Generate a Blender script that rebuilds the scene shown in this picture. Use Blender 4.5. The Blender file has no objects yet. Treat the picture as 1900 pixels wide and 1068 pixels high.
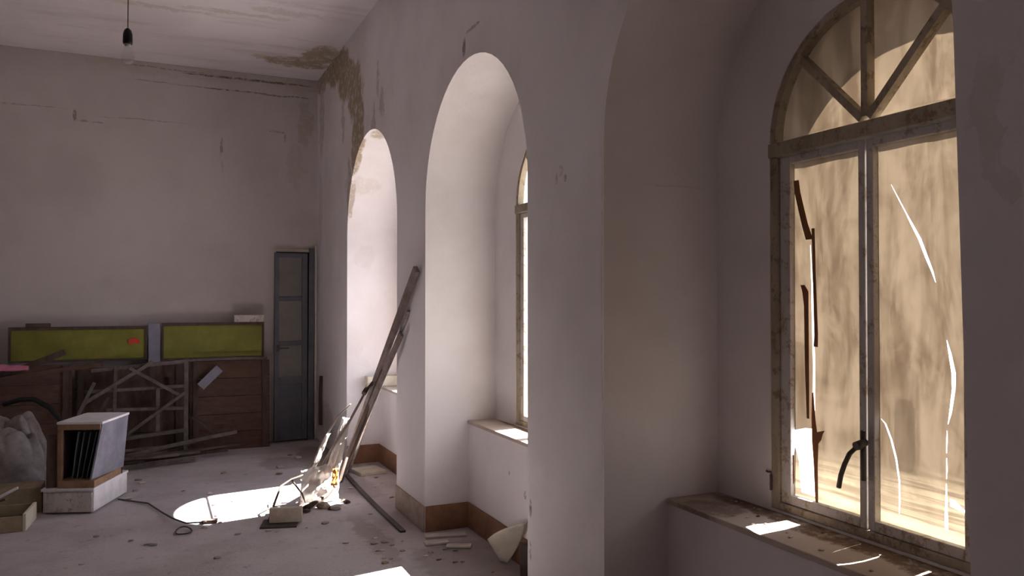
import bpy, bmesh, math, random
from mathutils import Vector, Matrix, noise
from mathutils.geometry import delaunay_2d_cdt

SC = bpy.context.scene
COL = SC.collection
R = math.radians
random.seed(4)

# ------------------------------------------------------------------ camera
cd = bpy.data.cameras.new('camera')
cd.sensor_width = 36.0
cd.lens = 36.0 * 1450 / 1900
cd.clip_start = 0.02
cam = bpy.data.objects.new('camera', cd)
COL.objects.link(cam)
cam.location = (0, 0, 1.55)
cam.rotation_euler = (R(90 + 0.75), 0, R(-24.54))
SC.camera = cam

# ------------------------------------------------------------------ world, sun, exposure
SC.view_settings.view_transform = 'Standard'
SC.view_settings.look = 'None'
SC.view_settings.gamma = 1
SC.view_settings.use_curve_mapping = False
SC.view_settings.exposure = 1.25
w = bpy.data.worlds.new('sky')
SC.world = w
w.use_nodes = True
bg = w.node_tree.nodes['Background']
bg.inputs[0].default_value = (0.80, 0.86, 1.0, 1)
bg.inputs[1].default_value = 2.25

sd = bpy.data.lights.new('sun', 'SUN')
sd.energy = 30
sd.angle = R(0.6)
sd.color = (1.0, 0.97, 0.95)
sun = bpy.data.objects.new('sun', sd)
COL.objects.link(sun)
sun.location = (6, 5, 8)
sun.rotation_euler = Vector((-1, -0.16, -1.14)).to_track_quat('-Z', 'Y').to_euler()

SC.cycles.max_bounces = 14
SC.cycles.diffuse_bounces = 10
SC.cycles.transmission_bounces = 8
SC.cycles.transparent_max_bounces = 12
SC.cycles.sample_clamp_indirect = 8
SC.cycles.caustics_reflective = False
SC.cycles.caustics_refractive = False

# room numbers
XW = 1.635          # room face of the window wall
XP = 1.945          # face of the low wall under each window
XB = 2.2            # back of the niches, plane of the windows
XE = 2.43           # outside face
YB = 8.8
ZC = 3.97
YN = -3.0
XL = -3.2
NICHES = [          # centre y, half width, spring height of the niche arch, x of the niche back
    (6.47, 0.83, 2.13), (4.185, 0.785, 2.15), (1.93, 0.765, 2.17)]
WIN_R = 0.45
WZ0 = 0.73
WZS = 2.16

for n, (yc, r, zs) in enumerate(NICHES):        # sky portals in the window openings
    ld = bpy.data.lights.new('sky_portal', 'AREA')
    ld.shape = 'RECTANGLE'
    ld.size = 1.85
    ld.size_y = 0.9
    ld.cycles.is_portal = True
    lo = bpy.data.objects.new('sky_portal', ld)
    COL.objects.link(lo)
    lo.location = (XE + 0.01, yc, 1.66)
    lo.rotation_euler = (0, R(90), 0)

# ------------------------------------------------------------------ material helpers
def new_mat(name):
    m = bpy.data.materials.new(name)
    m.use_nodes = True
    nt = m.node_tree
    for n in list(nt.nodes):
        nt.nodes.remove(n)
    out = nt.nodes.new('ShaderNodeOutputMaterial')
    return m, nt, out

class NB:
    def __init__(s, nt): s.nt = nt
    def n(s, typ, **kw):
        x = s.nt.nodes.new('ShaderNode' + typ)
        for k, v in kw.items(): setattr(x, k, v)
        return x
    def l(s, a, b): s.nt.links.new(a, b)
    def val(s, sock, v):
        if isinstance(v, bpy.types.NodeSocket): s.l(v, sock)
        else: sock.default_value = v
    def math(s, op, a, b=None, c=None):
        x = s.n('Math', operation=op)
        s.val(x.inputs[0], a)
        if b is not None: s.val(x.inputs[1], b)
        if c is not None: s.val(x.inputs[2], c)
        return x.outputs[0]
    def vmath(s, op, a, b=None):
        x = s.n('VectorMath', operation=op)
        s.val(x.inputs[0], a)
        if b is not None: s.val(x.inputs[1], b)
        return x.outputs['Value'] if op in ('LENGTH', 'DOT_PRODUCT') else x.outputs['Vector']
    def noise(s, vec, scale, detail=5, rough=0.6, out='Fac', dist=0.0):
        x = s.n('TexNoise')
        s.val(x.inputs['Vector'], vec)
        x.inputs['Scale'].default_value = scale
        x.inputs['Detail'].default_value = detail
        x.inputs['Roughness'].default_value = rough
        x.inputs['Distortion'].default_value = dist
        return x.outputs[out]
    def ramp(s, fac, lo, hi, a=0.0, b=1.0):
        x = s.n('MapRange', interpolation_type='SMOOTHSTEP')
        s.val(x.inputs[0], fac)
        x.inputs[1].default_value = lo
        x.inputs[2].default_value = hi
        x.inputs[3].default_value = a
        x.inputs[4].default_value = b
        return x.outputs[0]
    def mix(s, fac, a, b):
        x = s.n('Mix', data_type='RGBA')
        s.val(x.inputs['Factor'], fac)
        for sock, v in ((x.inputs[6], a), (x.inputs[7], b)):
            if isinstance(v, bpy.types.NodeSocket): s.l(v, sock)
            else: sock.default_value = (*v, 1)
        return x.outputs[2]
    def scalev(s, vec, k):
        return s.vmath('MULTIPLY', vec, k)
    def bump(s, h, strength, dist=0.01, normal=None):
        x = s.n('Bump')
        x.inputs['Strength'].default_value = strength
        x.inputs['Distance'].default_value = dist
        s.l(h, x.inputs['Height'])
        if normal is not None: s.l(normal, x.inputs['Normal'])
        return x.outputs[0]
    def principled(s, out, color, rough=0.85, normal=None, **kw):
        b = s.n('BsdfPrincipled')
        if isinstance(color, bpy.types.NodeSocket): s.l(color, b.inputs['Base Color'])
        else: b.inputs['Base Color'].default_value = (*color, 1)
        s.val(b.inputs['Roughness'], rough)
        b.inputs['Specular IOR Level'].default_value = kw.pop('spec', 0.25)
        for k, v in kw.items(): s.val(b.inputs[k], v)
        if normal is not None: s.l(normal, b.inputs['Normal'])
        s.l(b.outputs[0], out.inputs[0])
        return b
    def blob_mask(s, P, blobs, amp, nscale):
        """stains with a shape of their own: ellipsoids on the surface, frayed by noise"""
        nv = s.noise(P, nscale, 6, 0.7, 'Color')
        nv = s.vmath('SUBTRACT', nv, (0.5, 0.5, 0.5))
        nv = s.vmath('MULTIPLY', nv, amp if isinstance(amp, tuple) else (amp, amp, amp))
        Q = s.vmath('ADD', P, nv)
        acc = None
        for c, r, k in blobs:
            d = s.vmath('SUBTRACT', Q, c)
            d = s.vmath('DIVIDE', d, r)
            d = s.vmath('LENGTH', d)
            m = s.ramp(d, 1.0, 0.72, 0.0, k)
            acc = m if acc is None else s.math('MAXIMUM', acc, m)
        return acc

def plaster(name, base, dirt, stain, stain_col, lines=(), line_col=(0.16, 0.12, 0.09), streak=None, amp=0.35, axes=(1, 1, 1)):
    m, nt, out = new_mat(name)
    b = NB(nt)
    P = b.n('NewGeometry').outputs['Position']
    big = b.noise(P, 1.1, 6, 0.6)
    fine = b.noise(P, 22, 6, 0.7)
    c = b.mix(b.ramp(big, 0.38, 0.68), base, dirt)
    c = b.mix(b.ramp(fine, 0.62, 0.8, 0, 0.22), c, (0.36, 0.3, 0.25))
    mid = b.noise(b.scalev(P, (1, 1, 0.35)), 6, 8, 0.75)
    c = b.mix(b.ramp(mid, 0.56, 0.74, 0, 0.3), c, dirt)
    if streak:
        st = b.noise(b.scalev(P, streak), 2.2, 6, 0.7)
        c = b.mix(b.ramp(st, 0.5, 0.72, 0, 0.45), c, (0.4, 0.33, 0.3))
    h = b.math('MULTIPLY', fine, 0.25)
    h = b.math('ADD', h, b.math('MULTIPLY', b.noise(P, 4, 4, 0.55), 1.4))
    if stain:
        mk = b.blob_mask(P, stain, tuple(amp * q for q in axes), 5.0)
        patch = b.noise(P, 14, 6, 0.75)
        mk2 = b.math('MULTIPLY', mk, b.ramp(patch, 0.34, 0.52, 0.25, 1))
        c = b.mix(mk2, c, stain_col)
        h = b.math('SUBTRACT', h, b.math('MULTIPLY', mk2, 0.5))
    if lines:
        ml = b.blob_mask(P, lines, tuple(0.05 * q for q in axes), 3.0)
        ml = b.math('MULTIPLY', ml, b.ramp(b.noise(P, 26, 6, 0.75), 0.38, 0.58))
        c = b.mix(ml, c, line_col)
        h = b.math('SUBTRACT', h, b.math('MULTIPLY', ml, 1.2))
    b.principled(out, c, 0.92, b.bump(h, 0.5, 0.012), spec=0.12)
    return m

def wood(name, c1, c2, rough=0.75, scale=(1, 1, 1), worn=None):
    m, nt, out = new_mat(name)
    b = NB(nt)
    P = b.n('TexCoord').outputs['Object']
    g = b.noise(b.scalev(P, scale), 9, 8, 0.7)
    c = b.mix(b.ramp(g, 0.35, 0.66), c1, c2)
    if worn:
        wn = b.noise(P, 17, 8, 0.78)
        c = b.mix(b.ramp(wn, 0.52, 0.6), c, worn)
    b.principled(out, c, rough, b.bump(g, 0.5, 0.004))
    return m

def flat(name, c1, rough=0.7, var=0.7, scale=12, **kw):
    m, nt, out = new_mat(name)
    b = NB(nt)
    P = b.n('TexCoord').outputs['Object']
    g = b.noise(P, scale, 6, 0.65)
    c = b.mix(b.ramp(g, 0.3, 0.7), tuple(x * var for x in c1), c1)
    b.principled(out, c, rough, b.bump(g, 0.35, 0.004), **kw)
    return m

BROWN = (0.37, 0.30, 0.21)
right_stains = [
    ((XW, 8.30, 3.93), (0.06, 0.715, 0.184), 0.9), ((XW, 7.75, 3.83), (0.06, 0.546, 0.184), 1.0),
    ((XW, 7.35, 3.62), (0.06, 0.390, 0.230), 1.0), ((XW, 7.0, 3.42), (0.06, 0.325, 0.299), 1.0),
    ((XW, 6.86, 3.12), (0.06, 0.221, 0.391), 1.0), ((XW, 7.0, 2.85), (0.06, 0.130, 0.368), 0.95),
    ((XW, 7.22, 2.5), (0.06, 0.091, 0.414), 0.7), ((XW, 7.5, 3.3), (0.06, 0.091, 0.287), 0.5),
    ((XW, 6.2, 3.33), (0.06, 0.05, 0.16), 0.5), ((XW, 6.08, 3.12), (0.06, 0.05, 0.16), 0.55),
    ((XW, 6.33, 3.02), (0.06, 0.05, 0.15), 0.55),
    ((XW, 8.55, 3.5), (0.06, 0.15, 0.5), 0.45), ((XW, 8.6, 2.5), (0.06, 0.12, 0.5), 0.3),
    ((XW, 8.3, 0.25), (0.06, 0.5, 0.22), 0.5),
    ((XW, 1.1, 1.93), (0.06, 0.05, 0.15), 0.2), ((XW, 1.08, 1.82), (0.06, 0.06, 0.06), 0.2),
    ((1.75, 6.47, 2.96), (0.1, 0.24, 0.09), 0.8), ((1.78, 7.3, 2.6), (0.2, 0.3, 0.09), 0.2), ((1.8, 7.3, 1.95), (0.12, 0.3, 0.1), 0.12)]
right_lines = [((XW, 4.26, 3.02), (0.06, 0.03, 0.07), 0.7), ((XW, 4.12, 3.09), (0.06, 0.12, 0.012), 0.5),
               ((XW, 3.06, 2.12), (0.06, 0.02, 0.03), 0.4), ((XW, 3.02, 2.08), (0.06, 0.014, 0.02), 0.5),
               ((XW, 3.1, 2.09), (0.06, 0.012, 0.03), 0.4), ((XW, 2.71, 1.5), (0.06, 0.005, 0.8), 0.25),
               ((1.95, 2.7, 2.02), (0.2, 0.1, 0.004), 0.15),
               ((1.95, 4.07, 0.42), (0.05, 0.02, 0.03), 0.6), ((1.95, 4.3, 0.5), (0.05, 0.012, 0.015), 0.5),
               ((1.64, 3.37, 0.55), (0.05, 0.015, 0.05), 0.7), ((1.64, 3.37, 0.35), (0.05, 0.012, 0.05), 0.6)]
M_WALL_R = plaster('whitewashed plaster', (0.75, 0.72, 0.73), (0.66, 0.62, 0.62), right_stains, BROWN, right_lines, axes=(0, 1, 1))
back_lines = [((0.9, YB, 3.90), (0.75, 0.3, 0.013), 0.9), ((0.1, YB, 3.92), (0.45, 0.3, 0.008), 0.5),
              ((0.95, YB, 3.765), (0.7, 0.3, 0.010), 0.75), ((0.1, YB, 3.77), (0.4, 0.3, 0.006), 0.4),
              ((-1.5, YB, 3.42), (0.8, 0.3, 0.008), 0.4), ((-0.74, YB, 3.36), (0.02, 0.3, 0.07), 0.6),
              ((-0.6, YB, 3.31), (0.14, 0.3, 0.01), 0.5), ((-0.1, YB, 3.37), (0.5, 0.3, 0.007), 0.4),
              ((0.63, YB, 3.15), (0.018, 0.3, 0.12), 0.55), ((0.64, YB, 2.95), (0.012, 0.3, 0.08), 0.3),
              ((1.2, YB, 3.36), (0.1, 0.3, 0.014), 0.5), ((1.29, YB, 3.3), (0.016, 0.3, 0.05), 0.5)]
back_stains = [((1.5, YB, 3.5), (0.1, 0.3, 0.35), 0.5), ((1.4, YB, 3.0), (0.1, 0.3, 0.3), 0.3),
               ((0.4, YB, 3.96), (1.3, 0.3, 0.13), 0.25), ((1.5, YB, 3.9), (0.3, 0.3, 0.1), 0.4)]
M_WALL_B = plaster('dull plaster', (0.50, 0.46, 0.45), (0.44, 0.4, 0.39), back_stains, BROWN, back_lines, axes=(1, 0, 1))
M_WALL_L = plaster('plain plaster', (0.74, 0.70, 0.69), (0.66, 0.61, 0.6), None, BROWN)
ceil_stains = [((0.98, 8.15, ZC), (0.18, 0.1, 0.3), 0.6), ((1.3, 8.2, ZC), (0.38, 0.2, 0.3), 1.0),
               ((1.5, 7.9, ZC), (0.2, 0.4, 0.3), 1.0), ((0.6, 7.0, ZC), (0.5, 0.05, 0.3), 0.35),
               ((0.0, 7.1, ZC), (0.5, 0.04, 0.3), 0.35), ((1.0, 6.8, ZC), (0.35, 0.1, 0.3), 0.3)]
M_CEIL = plaster('ceiling plaster', (0.70, 0.65, 0.665), (0.62, 0.57, 0.585), ceil_stains, BROWN, axes=(1, 1, 0), streak=(0.35, 2.4, 1))

def floor_mat():
    m, nt, out = new_mat('dusty floor')
    b = NB(nt)
    P = b.n('TexCoord').outputs['Object']
    big = b.noise(P, 1.6, 8, 0.65)
    c = b.mix(b.ramp(big, 0.36, 0.66), (0.50, 0.455, 0.47), (0.40, 0.355, 0.36))
    fine = b.noise(P, 30, 8, 0.75)
    c = b.mix(b.ramp(fine, 0.55, 0.75, 0, 0.55), c, (0.18, 0.145, 0.13))
    deb = b.noise(P, 9, 7, 0.8)
    c = b.mix(b.ramp(deb, 0.56, 0.7, 0, 0.7), c, (0.2, 0.16, 0.15))
    scr = b.noise(b.scalev(P, (1, 3.5, 1)), 3.2, 8, 0.8, dist=0.8)
    c = b.mix(b.ramp(scr, 0.56, 0.68, 0, 0.4), c, (0.24, 0.2, 0.19))
    chips = b.noise(P, 45, 3, 0.6)
    c = b.mix(b.ramp(chips, 0.7, 0.76, 0, 0.6), c, (0.6, 0.55, 0.52))
    dark = b.blob_mask(P, [((1.5, 7.6, 0), (0.3, 0.9, 0.5), 0.55), ((1.55, 6.4, 0), (0.16, 0.5, 0.5), 0.3),
                           ((1.7, 4.3, 0), (0.35, 0.5, 0.5), 0.45), ((1.3, 5.0, 0), (0.1, 0.6, 0.5), 0.35),
                           ((1.1, 7.6, 0), (0.25, 0.35, 0.5), 0.4)], 0.35, 5.0)
    c = b.mix(dark, c, (0.17, 0.13, 0.11))
    h = b.math('ADD', b.math('MULTIPLY', fine, 0.5), b.math('MULTIPLY', big, 1.0))
    h = b.math('ADD', h, b.math('MULTIPLY', chips, 0.5))
    b.principled(out, c, 0.8, b.bump(h, 0.6, 0.012), spec=0.2)
    return m
M_FLOOR = floor_mat()

M_FRAME = wood('weathered window paint', (0.31, 0.26, 0.19), (0.42, 0.36, 0.28), 0.7, (1, 1, 0.3), worn=(0.22, 0.165, 0.11))
M_SASH = wood('pale sash paint', (0.44, 0.41, 0.38), (0.56, 0.53, 0.51), 0.65, (1, 1, 0.3), worn=(0.34, 0.27, 0.2))
M_SILL = plaster('dirty sill', (0.5, 0.43, 0.38), (0.4, 0.32, 0.27),
                 [((2.17, y, 0.73), (0.1, 0.9, 0.1), 0.95) for y in (1.9, 4.2, 6.4)] +
                 [((1.99, 2.5, 0.73), (0.16, 0.16, 0.1), 0.6)], (0.14, 0.09, 0.06), amp=0.2)
M_BASE = wood('brown skirting paint', (0.2, 0.1, 0.06), (0.27, 0.14, 0.085), 0.7)
M_BASE_F = wood('dusty skirting paint', (0.32, 0.24, 0.2), (0.42, 0.34, 0.3), 0.8)
M_DARKWOOD = wood('dark aged wood', (0.06, 0.04, 0.032), (0.11, 0.075, 0.06), 0.8, (1, 1, 0.3))
M_REDWOOD = wood('reddish boards', (0.085, 0.046, 0.034), (0.13, 0.075, 0.052), 0.75, (1, 1, 3))
M_GREYWOOD = wood('grey bare timber', (0.16, 0.125, 0.11), (0.26, 0.21, 0.19), 0.85, (1, 1, 1))
M_PILEWOOD = wood('dull pile timber', (0.10, 0.08, 0.07), (0.17, 0.14, 0.125), 0.85)
M_PALEWOOD = wood('pale timber', (0.5, 0.42, 0.33), (0.66, 0.58, 0.48), 0.8)
M_TANWOOD = wood('tan timber', (0.2, 0.12, 0.07), (0.29, 0.18, 0.11), 0.75)
M_CREAM = flat('cream paint', (0.66, 0.61, 0.5), 0.8, 0.8)
M_WHITE = flat('chipped white paint', (0.74, 0.72, 0.74), 0.6, 0.8, 9)
M_LILAC = flat('bluish grey panel', (0.22, 0.215, 0.265), 0.5, 0.6, 5)
M_GREEN = flat('yellow green panel', (0.24, 0.235, 0.045), 0.6, 0.65, 3)
M_DOOR = flat('grey blue door paint', (0.125, 0.13, 0.14), 0.6, 0.75, 7)
M_DOORPANE = flat('grimy door glass', (0.2, 0.185, 0.165), 0.3, 0.75, 4, spec=0.5)
M_BLACK = flat('black plastic', (0.02, 0.02, 0.02), 0.4, 0.7)
M_VOID = flat('dark interior', (0.03, 0.025, 0.02), 0.9, 0.7)
M_TARP = flat('dirty cloth', (0.33, 0.29, 0.28), 0.95, 0.5, 6)
M_PINK = flat('pink cloth', (0.55, 0.2, 0.3), 0.9, 0.8)
M_RED = flat('red paint', (0.6, 0.06, 0.05), 0.8, 0.8)
M_BLUEGREY = flat('blue grey board', (0.26, 0.25, 0.31), 0.8, 0.8)
M_IRON = flat('dark iron', (0.09, 0.07, 0.06), 0.55, 0.7, 20)
M_RUB = flat('grey brown rubble', (0.36, 0.31, 0.29), 0.9, 0.75)
M_PLASTER = flat('broken plaster', (0.6, 0.54, 0.49), 0.9, 0.75)
M_PAPER = flat('white paper sheet', (0.8, 0.77, 0.73), 0.8, 0.85)
M_ORANGE = flat('orange scrap', (0.75, 0.33, 0.08), 0.7, 0.8)
M_OLIVE = wood('olive brown wood', (0.26, 0.21, 0.14), (0.36, 0.3, 0.2), 0.85)
M_GROUND = flat('outside ground', (0.3, 0.27, 0.24), 0.9, 0.8, 3)

def glass_mat(name, tint, mixf, rough=0.05):
    m, nt, out = new_mat(name)
    b = NB(nt)
    t = b.n('BsdfTransparent'); t.inputs[0].default_value = (*tint, 1)
    P = b.n('TexCoord').outputs['Object']
    d = b.n('BsdfTranslucent'); d.inputs[0].default_value = (0.6, 0.56, 0.5, 1)
    g = b.n('BsdfGlossy'); g.inputs['Roughness'].default_value = rough
    g.inputs[0].default_value = (0.7, 0.7, 0.7, 1)
    m1 = b.n('MixShader')
    b.l(b.ramp(b.noise(P, 5, 6, 0.7), 0.35, 0.75, mixf * 0.5, mixf * 1.6), m1.inputs[0])
    b.l(t.outputs[0], m1.inputs[1]); b.l(d.outputs[0], m1.inputs[2])
    m2 = b.n('MixShader')
    fr = b.n('LayerWeight'); fr.inputs[0].default_value = 0.25
    b.l(b.math('MULTIPLY', fr.outputs['Facing'], 0.25), m2.inputs[0])
    b.l(m1.outputs[0], m2.inputs[1]); b.l(g.outputs[0], m2.inputs[2])
    b.l(m2.outputs[0], out.inputs[0])
    return m
M_GLASS = glass_mat('dusty glass', (0.92, 0.92, 0.9), 0.12)
M_BULB = glass_mat('bulb glass', (0.93, 0.93, 0.93), 0.06)

def film_mat():
    """brown weathered sheeting that light comes through; thinner and paler in streaks, with glow painted into its foot"""
    m, nt, out = new_mat('brown translucent sheeting')
    b = NB(nt)
    P = b.n('NewGeometry').outputs['Position']
    sep = b.n('SeparateXYZ'); b.l(P, sep.inputs[0])
    y, z = sep.outputs[1], sep.outputs[2]
    v = b.noise(b.scalev(P, (1, 5, 0.9)), 2.6, 7, 0.6, dist=0.5)
    cl = b.noise(b.scalev(P, (1, 1, 0.7)), 4.5, 8, 0.7, dist=0.7)
    thin = b.math('ADD', b.math('MULTIPLY', v, 0.6), b.math('MULTIPLY', cl, 0.6))
    c = b.mix(b.ramp(thin, 0.44, 0.74), (0.022, 0.0145, 0.0085), (0.050, 0.037, 0.024))
    # horizontal ribs and a paler foot, the glow of light painted into the colour
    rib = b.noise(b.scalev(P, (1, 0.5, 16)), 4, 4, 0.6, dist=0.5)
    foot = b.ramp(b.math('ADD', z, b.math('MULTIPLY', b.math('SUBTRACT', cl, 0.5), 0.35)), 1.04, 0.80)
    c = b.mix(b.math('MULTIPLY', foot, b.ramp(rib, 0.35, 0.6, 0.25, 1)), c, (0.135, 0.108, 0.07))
    # two tombstone shaped marks, one inside the other
    def tomb(yc, zc, hy, hz, k):
        q = b.vmath('DIVIDE', b.vmath('SUBTRACT', P, (2.23, yc, zc)), (1.0, hy, hz))
        s = b.n('SeparateXYZ'); b.l(q, s.inputs[0])
        d = b.math('POWER', b.math('ADD', b.math('POWER', b.math('ABSOLUTE', s.outputs[1]), 5.0),
                   b.math('POWER', b.math('ABSOLUTE', s.outputs[2]), 5.0)), 0.2)
        return b.ramp(d, 1.02, 0.96, 0, k)
    c = b.mix(tomb(1.805, 1.15, 0.062, 0.18, 0.3), c, (0.022, 0.015, 0.009))
    c = b.mix(tomb(1.80, 1.1, 0.04, 0.12, 0.45), c, (0.016, 0.011, 0.007))
    dif = b.n('BsdfDiffuse'); dif.inputs[0].default_value = (0.33, 0.31, 0.3, 1)
    tr = b.n('BsdfTranslucent'); b.l(c, tr.inputs[0])
    mx = b.n('MixShader'); mx.inputs[0].default_value = 0.6
    b.l(dif.outputs[0], mx.inputs[1]); b.l(tr.outputs[0], mx.inputs[2])
    b.l(mx.outputs[0], out.inputs[0])
    return m
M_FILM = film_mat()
def strip_mat():
    m, nt, out = new_mat('reddish brown tape')
    b = NB(nt)
    dif = b.n('BsdfDiffuse'); dif.inputs[0].default_value = (0.4, 0.2, 0.1, 1)
    tr = b.n('BsdfTranslucent'); tr.inputs[0].default_value = (0.13, 0.045, 0.016, 1)
    mx = b.n('MixShader'); mx.inputs[0].default_value = 0.4
    b.l(dif.outputs[0], mx.inputs[1]); b.l(tr.outputs[0], mx.inputs[2])
    b.l(mx.outputs[0], out.inputs[0])
    return m
M_STRIP = strip_mat()

# ------------------------------------------------------------------ mesh helpers (all geometry is given in room coordinates)
def BM(): return bmesh.new()

def box(bm, x0, x1, y0, y1, z0, z1, rot=None):
    v = [bm.verts.new((x, y, z)) for x in (x0, x1) for y in (y0, y1) for z in (z0, z1)]
    for f in ((0, 1, 3, 2), (4, 6, 7, 5), (0, 4, 5, 1), (2, 3, 7, 6), (0, 2, 6, 4), (1, 5, 7, 3)):
        bm.faces.new([v[i] for i in f])
    if rot is not None:
        for q in v: q.co = rot @ q.co
    return v

def prism(bm, pts, x0, x1):
    """outline in (y, z), pushed from x0 to x1"""
    a = [bm.verts.new((x0, p[0], p[1])) for p in pts]
    c = [bm.verts.new((x1, p[0], p[1])) for p in pts]
    bm.faces.new(a[::-1]); bm.faces.new(c)
    n = len(pts)
    for i in range(n):
        bm.faces.new((a[i], a[(i + 1) % n], c[(i + 1) % n], c[i]))

def beam(bm, p0, p1, wd, th, up=(0, 0, 1), taper=1.0, bend=0.0, seg=1):
    p0, p1 = Vector(p0), Vector(p1)
    d = (p1 - p0).normalized()
    s = d.cross(Vector(up))
    if s.length < 1e-3: s = d.cross(Vector((1, 0, 0)))
    s.normalize(); u = s.cross(d).normalized()
    rings = []
    for k in range(seg + 1):
        t = k / seg
        c = p0.lerp(p1, t) + s * bend * math.sin(math.pi * t)
        q = 1 + (taper - 1) * t
        rings.append([bm.verts.new(c + s * a * wd / 2 * q + u * e * th / 2 * q) for a, e in ((-1, -1), (1, -1), (1, 1), (-1, 1))])
    bm.faces.new(rings[0][::-1]); bm.faces.new(rings[-1])
    for r0, r1 in zip(rings, rings[1:]):
        for i in range(4):
            bm.faces.new((r0[i], r0[(i + 1) % 4], r1[(i + 1) % 4], r1[i]))

def tube(bm, pts, r, n=8, r_end=None, flatten=1.0):
    pts = [Vector(p) for p in pts]
    rings = []
    prev = None
    for i, p in enumerate(pts):
        d = (pts[min(i + 1, len(pts) - 1)] - pts[max(i - 1, 0)]).normalized()
        s = prev if prev is not None else d.orthogonal()
        s = (s - d * s.dot(d)).normalized(); prev = s
        u = d.cross(s)
        rr = r if r_end is None else r + (r_end - r) * i / (len(pts) - 1)
        rings.append([bm.verts.new(p + s * math.cos(2 * math.pi * k / n) * rr + u * math.sin(2 * math.pi * k / n) * rr * flatten) for k in range(n)])
    for r0, r1 in zip(rings, rings[1:]):
        for i in range(n):
            f = bm.faces.new((r0[i], r0[(i + 1) % n], r1[(i + 1) % n], r1[i])); f.smooth = True
    bm.faces.new(rings[0][::-1]); bm.faces.new(rings[-1])

def lathe(bm, prof, cx, cy, n=20):
    rings = [[bm.verts.new((cx + r * math.cos(2 * math.pi * k / n), cy + r * math.sin(2 * math.pi * k / n), z)) for k in range(n)] for r, z in prof]
    for r0, r1 in zip(rings, rings[1:]):
        for i in range(n):
            f = bm.faces.new((r0[i], r0[(i + 1) % n], r1[(i + 1) % n], r1[i])); f.smooth = True
    bm.faces.new(rings[0][::-1]); bm.faces.new(rings[-1])

def props(o, label=None, cat=None, group=None, kind=None):
    if label: o['label'] = label
    if cat: o['category'] = cat
    if group: o['group'] = group
    if kind: o['kind'] = kind
    return o

def obj(name, bm, mat, parent=None, bevel=0.0, origin=None, label=None, cat=None, group=None, kind=None):
    bmesh.ops.recalc_face_normals(bm, faces=bm.faces[:])
    me = bpy.data.meshes.new(name)
    bm.to_mesh(me); bm.free()
    me.materials.append(mat)
    o = bpy.data.objects.new(name, me)
    COL.objects.link(o)
    if parent is not None:
        M = Matrix.Identity(4)
        p = parent
        chain = []
        while p is not None:
            chain.append(p.matrix_basis.copy()); p = p.parent
        for q in reversed(chain): M = M @ q
        me.transform(M.inverted())
        o.parent = parent
    elif kind != 'structure' or origin:
        if origin is None:
            xs = [v.co for v in me.vertices]
            origin = ((min(v.x for v in xs) + max(v.x for v in xs)) / 2, (min(v.y for v in xs) + max(v.y for v in xs)) / 2, min(v.z for v in xs))
        me.transform(Matrix.Translation(Vector(origin)).inverted())
        o.location = origin
    if bevel:
        md = o.modifiers.new('bevel', 'BEVEL'); md.width = bevel; md.segments = 2; md.limit_method = 'ANGLE'
        md.angle_limit = R(40)
    return props(o, label, cat, group, kind)

def thing(name, loc, label, cat, group=None, rz=0.0):
    o = bpy.data.objects.new(name, None)
    COL.objects.link(o)
    o.empty_display_size = 0.1
    o.location = loc; o.rotation_euler = (0, 0, rz)
    o.matrix_basis = Matrix.Translation(loc) @ Matrix.Rotation(rz, 4, 'Z')
    return props(o, label, cat, group)

def arch(yc, r, z0, zs, n=28, side=None):
    pts = [(yc - r, z0), (yc + r, z0)]
    pts += [(yc + r * math.cos(math.pi * k / n), zs + r * math.sin(math.pi * k / n)) for k in range(n + 1)]
    return pts

# ------------------------------------------------------------------ room shell
bm = BM(); box(bm, XL - 0.3, 2.6, YN - 0.3, YB + 1.5, -0.12, 0.0)
obj('floor', bm, M_FLOOR, kind='structure')
bm = BM(); box(bm, XL - 0.3, 2.6, YN - 0.3, YB + 0.3, ZC, ZC + 0.2)
obj('ceiling', bm, M_CEIL, kind='structure')
bm = BM(); box(bm, XL - 0.25, XL, YN, YB, 0, ZC)
obj('wall_left', bm, M_WALL_L, kind='structure')
bm = BM(); box(bm, XL - 0.25, XE, YN - 0.25, YN, 0, ZC)
obj('wall_near', bm, M_WALL_L, kind='structure')

def boolean_wall(name, base_bm, cutters, mat, bevel):
    o = obj(name, base_bm, mat, kind='structure')
    cs = []
    for cbm in cutters:
        c = obj('cutter', cbm, mat, kind='structure'); cs.append(c)
        md = o.modifiers.new('cut', 'BOOLEAN'); md.operation = 'DIFFERENCE'; md.solver = 'EXACT'; md.object = c
    dg = bpy.context.evaluated_depsgraph_get()
    me = bpy.data.meshes.new_from_object(o.evaluated_get(dg))
    o.modifiers.clear()
    old = o.data; o.data = me; me.name = name
    bpy.data.meshes.remove(old)
    for c in cs:
        m2 = c.data; bpy.data.objects.remove(c); bpy.data.meshes.remove(m2)
    md = o.modifiers.new('bevel', 'BEVEL'); md.width = bevel; md.segments = 3; md.limit_method = 'ANGLE'; md.angle_limit = R(40)
    return o

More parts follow.
